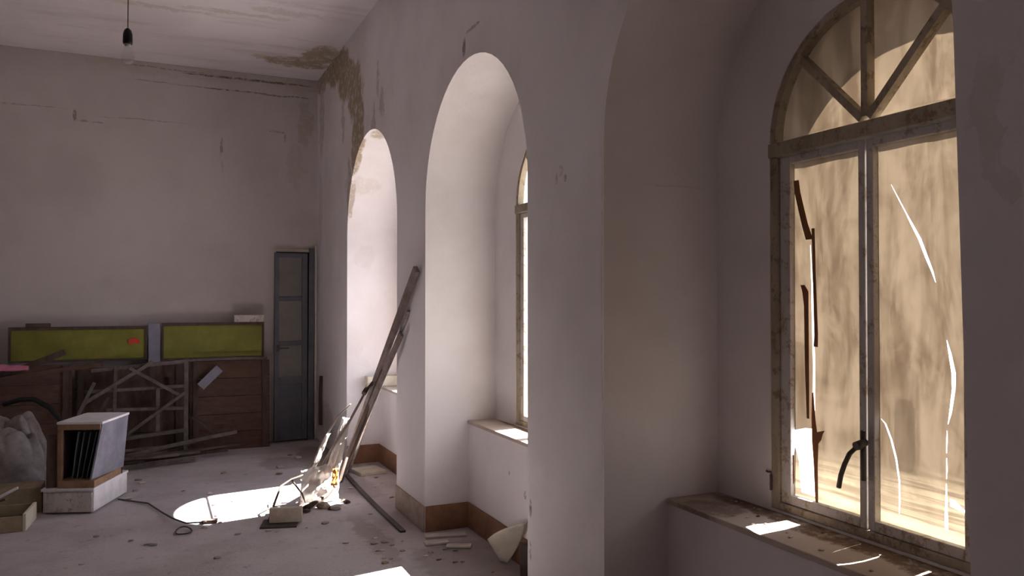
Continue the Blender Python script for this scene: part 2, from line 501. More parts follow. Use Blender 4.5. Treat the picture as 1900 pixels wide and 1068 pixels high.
base = BM(); box(base, XW, XE, YN - 0.2, YB + 0.2, 0.0, ZC)
A, B, C, D = BM(), BM(), BM(), BM()
for k, (yc, r, zs) in enumerate(NICHES):
    box(A, 1.2, XP, yc - r, yc + r, -0.5, 0.71)
    xb = 2.14 if k == 1 else XB
    prism(B, arch(yc, r, 0.705, zs), 1.2, xb)
    prism(C, arch(yc, WIN_R - 0.005, WZ0, WZS), 1.5, 2.33 if k == 2 else 3.0)
    if k == 2: prism(D, arch(1.80, 0.575, 0.60, 2.02), 2.325, 3.0)
WR = boolean_wall('wall_right', base, [A, B, C, D], M_WALL_R, 0.012)
for v in WR.data.vertices:      # the near edge of the nearest niche is out of plumb
    if v.co.x < XB + 0.01 and 1.15 < v.co.y < 1.4:
        wgt = min(1, (1.4 - v.co.y) / 0.2)
        v.co.y += wgt * 0.019 * max(-1, min(1, (v.co.z - 1.44) / 0.73))

# back wall with the door opening in the corner
base = BM(); box(base, XL, XE, YB, YB + 0.25, 0, ZC)
A = BM(); box(A, 1.19, 1.605, YB - 0.3, YB + 0.6, -0.5, 2.06)
boolean_wall('wall_back', base, [A], M_WALL_B, 0.006)
bm = BM()   # dim passage behind the door
box(bm, 1.0, 1.8, YB + 1.3, YB + 1.35, 0, 2.4); box(bm, 0.95, 1.0, YB + 0.25, YB + 1.35, 0, 2.4)
box(bm, 1.8, 1.85, YB + 0.25, YB + 1.35, 0, 2.4); box(bm, 0.95, 1.85, YB + 0.25, YB + 1.35, 2.4, 2.45)
obj('wall_passage', bm, M_VOID, kind='structure')
bm = BM(); box(bm, 3.2, 30, -14, 24, -0.6, -0.5)
obj('ground_outside', bm, M_GROUND, kind='structure')

# skirting: dull on the pier faces, deep brown inside the niches
bm = BM(); bf = BM()
T, Hh = 0.012, 0.17
for k, (yc, r, zs) in enumerate(NICHES):
    box(bm, XW + 0.002, XP, yc + r - T, yc + r, 0, Hh)
    box(bm, XP - T, XP, yc - r, yc + r, 0, Hh)
    box(bm, XW + 0.002, XP, yc - r, yc - r + T, 0, Hh)
    if k + 1 < len(NICHES):
        n2 = NICHES[k + 1]
        box(bf, XW - T, XW, n2[0] + n2[1], yc - r, 0, Hh)
obj('baseboard_right', bm, M_BASE, kind='structure', bevel=0.003)
obj('baseboard_piers', bf, M_BASE_F, kind='structure', bevel=0.003)

# ------------------------------------------------------------------ windows
def bar(bm, y0, z0, y1, z1, wd, x0, x1):
    d = Vector((y1 - y0, z1 - z0)).normalized(); s = Vector((-d.y, d.x)) * wd / 2
    prism(bm, [(y0 + s.x, z0 + s.y), (y1 + s.x, z1 + s.y), (y1 - s.x, z1 - s.y), (y0 - s.x, z0 - s.y)], x0, x1)

def ring(bm, yc, zs, r0, r1, x0, x1, a0=0, a1=math.pi, n=24):
    P = []
    for k in range(n + 1):
        t = a0 + (a1 - a0) * k / n
        P.append([bm.verts.new((x, yc + rr * math.cos(t), zs + rr * math.sin(t))) for rr, x in ((r0, x0), (r1, x0), (r1, x1), (r0, x1))])
    for a, c in zip(P, P[1:]):
        for i in range(4): bm.faces.new((a[i], a[(i + 1) % 4], c[(i + 1) % 4], c[i]))
    bm.faces.new(P[0]); bm.faces.new(P[-1][::-1])

def pane(bm, pts, x, t=0.004):
    prism(bm, pts, x, x + t)

def window(n, yc, xb, glass=True, sashes=True, z0=WZ0, bars=True):
    r = WIN_R
    x0, x1 = xb + 0.005, xb + 0.065
    bm = BM()
    box(bm, x0, x1, yc + r - 0.045, yc + r - 0.002, z0, WZS - 0.062)
    box(bm, x0, x1, yc - r + 0.002, yc - r + 0.045, z0, WZS - 0.062)
    box(bm, x0, x1, yc - r + 0.045, yc + r - 0.045, z0 + 0.001, z0 + 0.03)
    win = obj('window_%d' % n, bm, M_FRAME, kind='structure', bevel=0.003, origin=(xb, yc, z0))
    bm = BM(); box(bm, x0 - (0.012 if bars else -0.035), x1, yc - r + 0.002, yc + r - 0.002, WZS - (0.06 if bars else 0.03), WZS - 0.005)
    obj('transom', bm, M_FRAME, win, 0.004)
    bm = BM(); ring(bm, yc, WZS, r - 0.032, r - 0.003, x0, x1 - 0.02)
    obj('arch_rim', bm, M_FRAME, win)
    for a in (45, 90, 135) if bars else ():
        t = R(a); bm = BM()
        bar(bm, yc + 0.02 * math.cos(t), WZS + 0.02 * math.sin(t) - 0.005, yc + (r - 0.03) * math.cos(t), WZS + (r - 0.03) * math.sin(t), 0.027, x0 + 0.004, x0 + 0.04)
        obj('glazing_bar', bm, M_FRAME, win)
    if glass:
        bm = BM()
        pane(bm, [(yc + (r - 0.04) * math.cos(math.pi * k / 20), WZS + (r - 0.04) * math.sin(math.pi * k / 20)) for k in range(21)], x0 + 0.045)
        obj('fanlight_pane', bm, M_GLASS, win)
    sl = []
    if sashes:
        for s in (1, -1):
            ya, yb = yc + s * 0.003, yc + s * (r - 0.048)
            lo, hi = min(ya, yb), max(ya, yb)
            zb, zt = z0 + 0.032, WZS - 0.064
            bm = BM()
            box(bm, x0 + 0.008, x0 + 0.05, lo, lo + (0.028 if s > 0 else 0.05), zb, zt)
            box(bm, x0 + 0.008, x0 + 0.05, hi - (0.05 if s > 0 else 0.028), hi, zb, zt)
            l2, h2 = lo + (0.028 if s > 0 else 0.05), hi - (0.05 if s > 0 else 0.028)
            box(bm, x0 + 0.008, x0 + 0.05, l2, h2, zt - 0.03, zt)
            box(bm, x0 + 0.008, x0 + 0.05, l2, h2, zb, zb + 0.035)
            sash = obj('casement', bm, M_SASH, win, 0.003)
            sl.append((sash, l2, h2, zb + 0.035, zt - 0.03))
            if glass:
                bm = BM(); pane(bm, [(l2, zb + 0.035), (h2, zb + 0.035), (h2, zt - 0.03), (l2, zt - 0.03)], x0 + 0.026)
                obj('window_pane', bm, M_GLASS, sash)
    # sill board on the low wall
    rr = next(q[1] for q in NICHES if q[0] == yc)
    bm = BM(); box(bm, XP - 0.012, xb + 0.002, yc - rr + 0.002, yc + rr - 0.002, 0.70, 0.722)
    obj('window_sill', bm, M_SILL, win, 0.004)
    return win, sl

window(1, NICHES[0][0], XB, glass=False, sashes=False, bars=False)
window(2, NICHES[1][0], 2.14)
W3, S3 = window(3, NICHES[2][0], XB, glass=False)

# sheeting of the near window: real slits and holes
def inside(p, poly):
    c = False; n = len(poly)
    for i in range(n):
        a, b2 = poly[i], poly[(i + 1) % n]
        if (a[1] > p[1]) != (b2[1] > p[1]) and p[0] < (b2[0] - a[0]) * (p[1] - a[1]) / (b2[1] - a[1]) + a[0]:
            c = not c
    return c

def slit(pts):
    """pts: (y, z, width) along a tear"""
    return [(y - wd / 2, z) for y, z, wd in pts] + [(y + wd / 2, z) for y, z, wd in reversed(pts)]

def sheet(name, outline, holes, x, parent, step=0.04, wob=0.006):
    V = [Vector(p) for p in outline]
    E = [(i, (i + 1) % len(outline)) for i in range(len(outline))]
    for h in holes:
        b0 = len(V); V += [Vector(p) for p in h]
        E += [(b0 + i, b0 + (i + 1) % len(h)) for i in range(len(h))]
    ys = [p[0] for p in outline]; zs = [p[1] for p in outline]
    y = min(ys) + step / 2
    while y < max(ys):
        z = min(zs) + step / 2
        while z < max(zs):
            q = (y + random.uniform(-.008, .008), z + random.uniform(-.008, .008))
            if inside(q, outline): V.append(Vector(q))
            z += step
        y += step
    vo, eo, fo, *_ = delaunay_2d_cdt(V, E, [], 0, 1e-5)
    bm = BM()
    bv = [bm.verts.new((x + wob * (noise.noise(Vector((p.x * 7, p.y * 3, 1))) + 0.5 * noise.noise(Vector((p.x * 20, p.y * 9, 4)))), p.x, p.y)) for p in vo]
    for f in fo:
        c = sum((vo[i] for i in f), Vector((0, 0))) / len(f)
        if inside(c, outline) and not any(inside(c, h) for h in holes):
            q = bm.faces.new([bv[i] for i in f]); q.smooth = True
    for v in [v for v in bm.verts if not v.link_faces]: bm.verts.remove(v)
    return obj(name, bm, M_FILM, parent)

sashL, sashR = S3
s, l2, h2, zb, zt = sashL
HL = [slit([(2.203, 1.75, .002), (2.197, 1.6, .008), (2.191, 1.45, .010), (2.187, 1.3, .011), (2.189, 1.15, .012), (2.192, 1.02, .012)]),
      [(2.183, 1.02), (2.305, 1.02), (2.285, 1.06), (2.23, 1.065), (2.195, 1.08)][::-1],
      [(2.185, 1.03), (2.29, 1.035), (2.27, 0.93), (2.25, 0.83), (2.19, 0.82)]]
HL = [slit([(2.203, 1.75, .002), (2.197, 1.6, .008), (2.191, 1.45, .010), (2.187, 1.3, .011), (2.189, 1.15, .012), (2.1905, 1.07, .012)]),
      [(2.183, 1.065), (2.23, 1.06), (2.284, 1.045), (2.282, 0.98), (2.262, 0.93), (2.255, 0.86), (2.25, 0.815), (2.185, 0.812), (2.178, 0.94)]]
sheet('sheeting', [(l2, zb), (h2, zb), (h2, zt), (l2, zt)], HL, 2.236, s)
s, l2, h2, zb, zt = sashR
HR = [slit([(1.846, 1.93, .001), (1.816, 1.875, .004), (1.79, 1.83, .004), (1.768, 1.79, .009), (1.74, 1.74, .011), (1.715, 1.68, .011), (1.695, 1.635, .008), (1.683, 1.6, .002)]),
      slit([(1.648, 1.42, .002), (1.638, 1.38, .010), (1.626, 1.32, .015), (1.626, 1.27, .012), (1.636, 1.2, .009), (1.645, 1.16, .002)]),
      slit([(1.648, 1.14, .002), (1.648, 1.11, .005), (1.650, 1.07, .002)]),
      slit([(1.650, 1.055, .002), (1.650, 1.02, .005), (1.651, 0.99, .002)]),
      slit([(1.652, 0.975, .003), (1.653, 0.93, .007), (1.655, 0.87, .011), (1.655, 0.83, .011)]),
      slit([(1.893, 1.142, .004), (1.875, 1.128, .006), (1.852, 1.08, .007), (1.833, 1.02, .007), (1.822, 0.95, .006), (1.82, 0.88, .006), (1.822, 0.84, .003)]),
      [(1.642, 0.932), (1.625, 0.93), (1.60, 0.91), (1.585, 0.905), (1.585, 0.897), (1.642, 0.908)]]
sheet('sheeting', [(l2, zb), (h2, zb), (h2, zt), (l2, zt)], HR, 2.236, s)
rf = WIN_R - 0.006
yc3 = NICHES[2][0]
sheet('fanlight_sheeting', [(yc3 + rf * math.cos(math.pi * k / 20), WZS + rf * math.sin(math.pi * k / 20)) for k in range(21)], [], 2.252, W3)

def strip(parent, pts, x=2.228):
    bm = BM()
    L = slit(pts)
    n = len(pts)
    prism(bm, L, x - 0.0015, x)
    obj('torn_strip', bm, M_STRIP, parent, label='reddish brown torn strip')
s = sashL[0]
strip(s, [(2.262, 2.0, .026), (2.255, 1.95, .028), (2.22, 1.83, .03), (2.197, 1.77, .034), (2.187, 1.79, .03)][:4])
strip(s, [(2.212, 1.80, .012), (2.178, 1.81, .014), (2.172, 1.6, .014), (2.165, 1.42, .016), (2.168, 1.37, .02)][1:], 2.227)
strip(s, [(2.23, 1.60, .02), (2.216, 1.575, .03), (2.212, 1.52, .022), (2.21, 1.3, .02), (2.206, 1.1, .012)], 2.226)
strip(s, [(2.183, 1.2, .006), (2.18, 1.10, .018), (2.172, 1.02, .03), (2.17, .93, .018), (2.167, .82, .014), (2.165, .79, .01)], 2.2265)
strip(s, [(2.13, 1.065, .008), (2.15, 1.055, .03), (2.163, 1.03, .04), (2.17, 1.01, .02)], 2.2255)
strip(s, [(2.28, .95, .008), (2.29, .90, .025), (2.29, .87, .03), (2.285, .84, .01)], 2.2255)

# cremone handle
h = BM()
tube(h, [(2.196, 1.93, 1.10), (2.196, 1.93, 0.93)], 0.009, 8)
hd = obj('handle', h, M_IRON, s, label='dark iron lever handle')
h = BM()
tube(h, [(2.20, 1.93, 1.045), (2.17, 1.94, 1.04), (2.16, 1.955, 1.02), (2.158, 1.975, 0.98), (2.157, 1.99, 0.94), (2.157, 2.0, 0.895)], 0.0085, 8)
tube(h, [(2.205, 1.93, 1.06), (2.16, 1.93, 1.05)], 0.014, 10)
o = obj('latch_rod', h, M_IRON, s, label='dark iron lever')
# hinge hook on the left jamb
h = BM(); tube(h, [(2.2, 2.37, .87), (2.19, 2.38, .87), (2.19, 2.388, .872)], .004); tube(h, [(2.198, 2.372, .86), (2.198, 2.372, .80)], .005)
obj('hinge', h, M_IRON, W3)

# ------------------------------------------------------------------ door in the far corner
d = BM()
box(d, 1.165, 1.19, YB - 0.03, YB + 0.02, 0, 2.085); box(d, 1.605, 1.63, YB - 0.03, YB + 0.02, 0, 2.13); box(d, 1.19, 1.605, YB - 0.03, YB + 0.02, 2.055, 2.085)
DR = obj('door_1', d, M_CREAM, kind='structure', bevel=0.003, origin=(1.4, YB, 0))
# leaf standing a little into the room
p0 = Vector((1.165, 8.66, 0.02)); p1 = Vector((1.52, 8.72, 0.02)); dv = (p1 - p0); wl = dv.length
MX = Matrix.Translation(p0) @ Matrix.Rotation(math.atan2(dv.y, dv.x), 4, 'Z')
def lbox(bm, *a): box(bm, *a, rot=MX)
d = BM()
lbox(d, 0, .045, 0, .035, 0, 2.02); lbox(d, wl - .06, wl, 0, .035, 0, 2.02)
for za, zb_ in ((0, .12), (.60, .68), (1.02, 1.065), (1.50, 1.545), (1.97, 2.02)):
    lbox(d, .045, wl - .06, 0, .035, za, zb_)
LEAF = obj('door_leaf', d, M_DOOR, DR, 0.003)
d = BM(); lbox(d, .045, wl - .06, .012, .024, .12, .60)
obj('lower_panel', d, M_DOOR, LEAF)
for za, zb_ in ((.68, 1.02), (1.065, 1.50), (1.545, 1.97)):
    d = BM(); lbox(d, .045, wl - .06, .014, .019, za, zb_)
    obj('door_pane', d, M_DOORPANE, LEAF)
d = BM(); lbox(d, .05, .15, -.012, 0, .985, 1.0); lbox(d, .02, .05, -.01, 0, .96, 1.03)
obj('door_handle', d, M_IRON, LEAF)
d = BM(); beam(d, (1.56, 8.76, 0), (1.57, 8.76, 2.1), .06, .03, (0, 1, 0))
obj('door_stile', d, M_DOOR, DR)
d = BM(); beam(d, (1.612, 8.45, 0.2), (1.62, 8.46, 0.72), .035, .02, (0, 1, 0), bend=.006, seg=4)
obj('propped_stick', d, M_DARKWOOD, label='short dark slat propped against the wall beside the corner door', cat='slat')

# ------------------------------------------------------------------ hanging bulb
bx, by = -0.132, 4.34
t = thing('hanging_bulb', (bx, by, 2.72), 'bare clear bulb in a black socket hanging on a cord from the ceiling', 'light bulb')
b_ = BM(); tube(b_, [(bx, by, 2.88), (bx + .002, by, 3.3), (bx, by, ZC)], .0025, 6); obj('cord', b_, M_BLACK, t)
b_ = BM(); lathe(b_, [(.006, 2.9), (.016, 2.89), (.022, 2.87), (.023, 2.83), (.021, 2.82)], bx, by); obj('socket', b_, M_BLACK, t)
b_ = BM(); lathe(b_, [(.013, 2.825), (.014, 2.80), (.022, 2.785), (.03, 2.76), (.028, 2.74), (.018, 2.725), (.004, 2.72)], bx, by); obj('bulb', b_, M_BULB, t)
b_ = BM(); lathe(b_, [(.014, 2.824), (.014, 2.806)], bx, by); obj('bulb_cap', b_, M_SASH, t)

# ------------------------------------------------------------------ back wall pile
def framed_board(x0, x1, z0, z1, y, label, grp):
    t = thing('green_board', ((x0 + x1) / 2, y, z0), label, 'board', grp)
    b_ = BM(); box(b_, x0 + .02, x1 - .02, y + .01, y + .02, z0 + .015, z1 - .03); obj('panel', b_, M_GREEN, t)
    b_ = BM(); box(b_, x0, x1, y - .008, y + .028, z1 - .03, z1); box(b_, x0, x1, y - .008, y + .028, z0, z0 + .018)
    box(b_, x0, x0 + .02, y - .008, y + .028, z0 + .018, z1 - .03); box(b_, x1 - .02, x1, y - .008, y + .028, z0 + .018, z1 - .03)
    obj('frame', b_, M_DARKWOOD, t, 0.002)
    return t
g1 = framed_board(-1.25, -0.07, .94, 1.275, 8.62, 'left one of two long yellow-green boards along the back wall', 'green boards along the back wall')
g2 = framed_board(0.06, 1.05, .925, 1.30, 8.62, 'right one of two long yellow-green boards, nearer the corner door', 'green boards along the back wall')
b_ = BM(); box(b_, -.24, -.14, 8.617, 8.63, 1.10, 1.145); box(b_, -.2, -.17, 8.617, 8.63, 1.145, 1.16)
obj('red_mark', b_, M_RED, g1)
b_ = BM(); box(b_, -.06, .05, 8.63, 8.66, .55, 1.30)
obj('grey_board', b_, M_BLUEGREY, label='blue-grey upright board between the two green boards', cat='board', bevel=.003)
b_ = BM(); box(b_, -1.11, -.91, 8.60, 8.66, 1.276, 1.31)
obj('wood_block', b_, M_DARKWOOD, label='small dark block lying on top of the left green board', cat='block', bevel=.003)
b_ = BM(); box(b_, .75, 1.05, 8.60, 8.68, 1.302, 1.375); 
obj('pale_box', b_, M_SASH, label='flat pale box lying on the right end of the green board', cat='box', bevel=.004)

def plank_panel(x0, x1, z1, y, n, label, horizontal=True, mat=M_REDWOOD, lean=0.06):
    t = thing('plank_screen', ((x0 + x1) / 2, y, 0), label, 'panel', 'brown panels standing along the back wall')
    b_ = BM()
    for k in range(n):
        if horizontal:
            a, c = z1 * k / n, z1 * (k + 1) / n - .006
            f0, f1 = lean * a / z1, lean * c / z1
            v = [b_.verts.new(p) for p in ((x0, y + f0, a), (x1, y + f0, a), (x1, y + f1, c), (x0, y + f1, c), (x0, y + .02 + f0, a), (x1, y + .02 + f0, a), (x1, y + .02 + f1, c), (x0, y + .02 + f1, c))]
            for f in ((0, 1, 2, 3), (7, 6, 5, 4), (0, 4, 5, 1), (1, 5, 6, 2), (2, 6, 7, 3), (3, 7, 4, 0)): b_.faces.new([v[i] for i in f])
    obj('boards', b_, mat, t, .002)
    for xx in (x0 + .05, x1 - .05):
        b_ = BM(); beam(b_, (xx, y - .012, .005), (xx, y - .012 + lean, z1), .05, .02, (0, 1, 0))
        obj('batten', b_, M_DARKWOOD, t)
    return t
plank_panel(-1.9, -.72, .92, 8.52, 5, 'left brown plank panel behind the cloth heap')
plank_panel(-.70, .27, .88, 8.56, 4, 'middle dark plank panel behind the broken frames', mat=M_DARKWOOD)
RP = plank_panel(.33, 1.10, .91, 8.52, 5, 'right reddish plank panel beside the corner door')

t = thing('broken_trestle', (-.1, 8.4, 0), 'broken grey timber frame with an upright right post before the middle panel', 'frame')
def part(name, pts, w_, t_, mat, parent, up=(0, 1, 0), bend=0):
    b_ = BM(); beam(b_, pts[0], pts[1], w_, t_, up, bend=bend, seg=4); return obj(name, b_, mat, parent, .002)
part('post', ((.285, 8.4, 0), (.285, 8.44, .93)), .04, .04, M_PILEWOOD, t)
part('rail', ((-.55, 8.44, .86), (.30, 8.44, .925)), .035, .035, M_PILEWOOD, t)
part('rail', ((-.6, 8.43, .66), (.285, 8.43, .68)), .03, .03, M_PILEWOOD, t)
part('rail', ((-.42, 8.43, .48), (.285, 8.43, .46)), .03, .03, M_PILEWOOD, t)
part('rail', ((-.45, 8.4, .18), (.30, 8.4, .25)), .035, .03, M_PILEWOOD, t)
part('post', ((.03, 8.42, .2), (.03, 8.42, .68)), .035, .03, M_PILEWOOD, t)
part('post', ((-.36, 8.42, 0), (-.34, 8.42, .9)), .03, .03, M_PILEWOOD, t)
part('brace', ((-.62, 8.38, .55), (-.02, 8.38, .93)), .035, .025, M_PILEWOOD, t)
part('brace', ((-.22, 8.37, .88), (.25, 8.37, .58)), .03, .025, M_PILEWOOD, t)
part('brace', ((-.30, 8.36, .2), (.27, 8.36, .62)), .03, .025, M_PILEWOOD, t)
sp = [
 ('slanting dark plank resting across the left panel, its end pointing up', (-1.9, 8.35, .55), (-.76, 8.33, 1.05), .055, M_DARKWOOD),
 ('brown plank sloping down below the slanting one at left', (-1.5, 8.3, .78), (-.45, 8.3, .93), .04, M_REDWOOD),
 ('thin pale-edged rail lying on top of the right panel', (.06, 8.5, .915), (1.07, 8.5, .925), .022, M_PILEWOOD),
 ('long grey pole sloping low before the right panel', (-.35, 8.1, .06), (.75, 8.25, .22), .035, M_PILEWOOD),
 ('dark pole lying on the floor below the broken frame', (-.45, 8.0, .02), (.66, 8.2, .06), .04, M_DARKWOOD),
 ('grey slat lying lowest at the front of the timber pile', (-.5, 7.75, .015), (.35, 8.0, .03), .04, M_PILEWOOD),
 ('short dark brace leaning against the foot of the right panel', (.34, 8.35, .38), (.62, 8.3, .12), .03, M_DARKWOOD),
 ('thin dark lath standing slanted between left and middle panels', (-.8, 8.3, .05), (-.52, 8.4, .75), .03, M_PILEWOOD),
 ('bent grey lath standing slanted behind the white-topped cabinet', (-.68, 8.2, .05), (-.4, 8.4, .6), .03, M_DARKWOOD)]
for lab, a, c, wd, mt in sp:
    b_ = BM(); beam(b_, a, c, wd, wd * .6, (0, 1, 0), bend=.01, seg=5)
    obj('timber_plank', b_, mt, label=lab, cat='plank', group='loose timbers along the back wall', bevel=.002)
for k in range(9):
    a = random.uniform(-.5, .1); yy = random.uniform(7.75, 8.25); ln = random.uniform(.35, .9)
    b_ = BM(); z = .02 + .014 * k
    beam(b_, (a, yy, z), (a + ln, yy + random.uniform(-.05, .2), z + .01), .03, .02, (0, 0, 1), bend=.02, seg=4)
    obj('broken_stick', b_, random.choice([M_DARKWOOD, M_PILEWOOD, M_DARKWOOD]), label='thin broken stick in the low pile before the middle panel', cat='stick', group='thin sticks in the floor pile')
b_ = BM(); beam(b_, (.42, 8.46, .66), (.60, 8.46, .84), .085, .008, (0, 1, 0))
obj('paper_scrap', b_, M_BLUEGREY, RP, label='pale grey-blue scrap')

def crumple(name, fn, nu, nv, mat, closed=False, thick=0.0, **kw):
    bm = BM()
    g = [[bm.verts.new(fn(i / nu, j / nv)) for j in range(nv + 1)] for i in range(nu + 1)]
    for i in range(nu):
        for j in range(nv):
            f = bm.faces.new((g[i][j], g[i + 1][j], g[i + 1][j + 1], g[i][j + 1])); f.smooth = True
    o = obj(name, bm, mat, **kw)
    if thick:
        md = o.modifiers.new('thickness', 'SOLIDIFY'); md.thickness = thick
    return o

b_ = crumple('pink_cloth', lambda u, v: (-1.5 + .46 * u, 8.22 + .1 * v, .90 + .07 * math.sin(math.pi * v) * (1 - .5 * u) + .02 * noise.noise(Vector((u * 6, v * 6, 2)))), 24, 12, M_PINK, thick=.006,
             label='pink cloth lying on the plank at the far left', cat='cloth')

# heap of dirty cloth at the left
def heap(u, v):
    x = -2.35 + 1.66 * u
    y = 6.86 + 1.24 * v
    def sm(t): t = max(0, min(1, t)); return t * t * (3 - 2 * t)
    e = sm((1 - u) * 5 + .08) * sm(v * 3.2) * sm((1 - v) * 3.5)
    n1 = noise.noise(Vector((x * 1.7 + 5, y * 1.7, .3)))
    n2 = noise.noise(Vector((x * 3.2 + 1, y * 3.0, 2.3)))
    f1 = abs(math.sin(7 * x + 5 * y + 4.5 * n1)) ** .7
    f2 = abs(math.sin(11 * y - 9 * x + 5 * n2)) ** .8
    z = e * (.43 + .14 * n1 + .11 * f1 + .06 * f2) + e * .03 * noise.noise(Vector((x * 14, y * 14, 0)))
    return (x + .07 * noise.noise(Vector((x * 5, y * 5, 7))), y + .08 * noise.noise(Vector((x * 5, y * 5, 17))), max(z, 0.001))
crumple('cloth_heap', heap, 190, 150, M_TARP, label='big crumpled heap of dirty grey cloth at the left', cat='cloth heap')
b_ = BM(); tube(b_, [(-1.15, 7.75, .66), (-1.02, 7.7, .70), (-.92, 7.66, .70), (-.8, 7.6, .63), (-.72, 7.55, .53), (-.69, 7.5, .40), (-.68, 7.45, .2), (-.67, 7.4, .02)], .022, 10)
obj('black_hose', b_, M_BLACK, label='black bent hose arching over the cloth heap', cat='hose')

# low blocks and open tray at the lower left
b_ = BM(); box(b_, -1.6, -.74, 6.58, 6.80, .0, .19)
obj('wooden_crate', b_, M_OLIVE, label='olive brown crate at the foot of the cloth heap', cat='crate', bevel=.01)
t = thing('wooden_tray', (-.95, 6.25, 0), 'shallow cream-sided open wooden tray on the floor at lower left', 'tray')
TM = Matrix.Translation((-.795, 6.10, 0)) @ Matrix.Rotation(R(-4), 4, 'Z')
def tb(name, mat, *a):
    b_ = BM(); box(b_, *a, rot=TM); return obj(name, b_, mat, t, .003)
tb('front_board', M_OLIVE, -.6, 0, 0, .02, 0, .1)
tb('side_board', M_CREAM, 0.0, .02, 0, .33, 0, .115)
tb('back_board', M_OLIVE, -.6, 0, .31, .33, 0, .11)
tb('bottom_board', M_OLIVE, -.6, 0, .02, .31, 0, .02)
for k, (a, c) in enumerate((((-1.15, 6.3, .12), (-.90, 6.22, .20)), ((-1.1, 6.36, .12), (-.86, 6.38, .235)))):
    b_ = BM(); beam(b_, a, c, .05, .012, (0, 0, 1))
    obj('wood_offcut', b_, M_WHITE if k else M_DARKWOOD, label=('white offcut sticking up from the tray' if k else 'dark offcut lying across the tray'), cat='offcut')

# white base box with the open cabinet on it
BR = R(-19.8)
BX = Matrix.Translation((-.728, 6.50, 0)) @ Matrix.Rotation(BR, 4, 'Z')
t = thing('white_drawer_box', (-.728, 6.50, 0), 'low white wooden box on the floor carrying the open cabinet', 'box', rz=BR)
def bb(par, name, mat, *a, bv=.004):
    b_ = BM(); box(b_, *a, rot=BX); return obj(name, b_, mat, par, bv)
bb(t, 'body', M_WHITE, 0, .35, .012, .60, .012, .165)
bb(t, 'front_panel', M_SASH, 0.008, .342, 0, .012, .014, .155)
bb(t, 'lid', M_WHITE, -.008, .358, -.006, .606, .165, .185)
t = thing('open_cabinet', (-.70, 6.53, .185), 'tan-framed open cabinet with white top standing on the white box', 'cabinet', rz=BR)
z0, z1 = .186, .64
bb(t, 'top', M_WHITE, .085, .405, .02, .50, z1, z1 + .018)
bb(t, 'face_rail', M_TANWOOD, .10, .39, .02, .045, z1 - .04, z1)
bb(t, 'bottom', M_TANWOOD, .10, .355, .01, .49, z0, z0 + .05)
bb(t, 'face_stile', M_TANWOOD, .09, .122, .02, .05, z0, z1 - .001)
bb(t, 'side_panel', M_DARKWOOD, .09, .102, .05, .49, z0, z1)
bb(t, 'back_panel', M_VOID, .10, .36, .47, .485, z0, z1)
b_ = BM()      # right side panel, slipped inwards at its foot
v = [b_.verts.new(BX @ Vector(p)) for p in ((.388, .03, z1), (.40, .03, z1), (.325, .03, z0 + .05), (.313, .03, z0 + .05), (.388, .49, z1), (.40, .49, z1), (.365, .49, z0 + .05), (.353, .49, z0 + .05))]
for f in ((0, 1, 2, 3), (7, 6, 5, 4), (0, 4, 5, 1), (1, 5, 6, 2), (2, 6, 7, 3), (3, 7, 4, 0)): b_.faces.new([v[i] for i in f])
obj('slipped_panel', b_, M_LILAC, t, label='bluish grey side panel leaning inwards')
b_ = BM(); beam(b_, BX @ Vector((.05, .03, z0)), BX @ Vector((.045, .05, z0 + .38)), .012, .07, (1, 0, 0))
obj('dark_board', b_, M_DARKWOOD, label='dark board standing against the left side of the open cabinet', cat='board')
labs = ['leftmost glass sheet standing inside the open cabinet', 'second glass sheet from the left inside the cabinet', 'third glass sheet from the left inside the cabinet', 'rightmost glass sheet inside the cabinet, by the grey side panel']
M_SHEETG = flat('grimy glass edge', (0.13, 0.14, 0.15), 0.35, 0.8, 8, spec=0.5)
for k in range(4):
    b_ = BM(); x_ = .17 + .033 * k; tp = x_ + .04 + .01 * k
    v = [b_.verts.new(BX @ Vector(p)) for p in ((x_, .07, z0 + .052), (x_ + .006, .07, z0 + .052), (tp + .006, .07, z0 + .39), (tp, .07, z0 + .39), (x_, .45, z0 + .052), (x_ + .006, .45, z0 + .052), (tp + .006, .45, z0 + .39), (tp, .45, z0 + .39))]
    for f in ((0, 1, 2, 3), (7, 6, 5, 4), (0, 4, 5, 1), (1, 5, 6, 2), (2, 6, 7, 3), (3, 7, 4, 0)): b_.faces.new([v[i] for i in f])
    obj('glass_sheet', b_, M_SHEETG, label=labs[k], cat='glass sheet', group='glass sheets standing in the cabinet')

# ------------------------------------------------------------------ timbers leaning on the pier, with their rubbish
def plank(name, a, c, wd, th, mat, label, up=(0, 1, .3), bend=0, taper=1, grp='timbers leaning against the pier'):
    b_ = BM(); beam(b_, a, c, wd, th, up, bend=bend, seg=8, taper=taper)
    return obj(name, b_, mat, label=label, cat='plank', group=grp, bevel=.002)
plank('leaning_plank', (1.50, 6.9, .012), (1.60, 5.05, 1.745), .045, .024, M_GREYWOOD, 'longest grey plank leaning on the pier, its tip highest', up=(1, .2, 0), taper=1.3)
b_ = BM(); tube(b_, [(1.572, 6.93, .012), (1.597, 6.09, .76), (1.621, 5.3, 1.46)], .012, 12)
obj('leaning_pole', b_, M_SASH, label='thin round pale pole leaning right behind the longest grey plank', cat='pole', group='timbers leaning against the pier')
plank('leaning_plank', (1.43, 6.62, .012), (1.59, 5.37, 1.30), .05, .02, M_GREYWOOD, 'shorter grey plank leaning just below the longest one', up=(1, .2, 0), bend=.012)
plank('leaning_plank', (1.36, 6.45, .012), (1.57, 5.78, 1.0), .05, .02, M_DARKWOOD, 'darkest and shortest plank of the leaning bundle, hidden at mid height', up=(1, .2, 0))
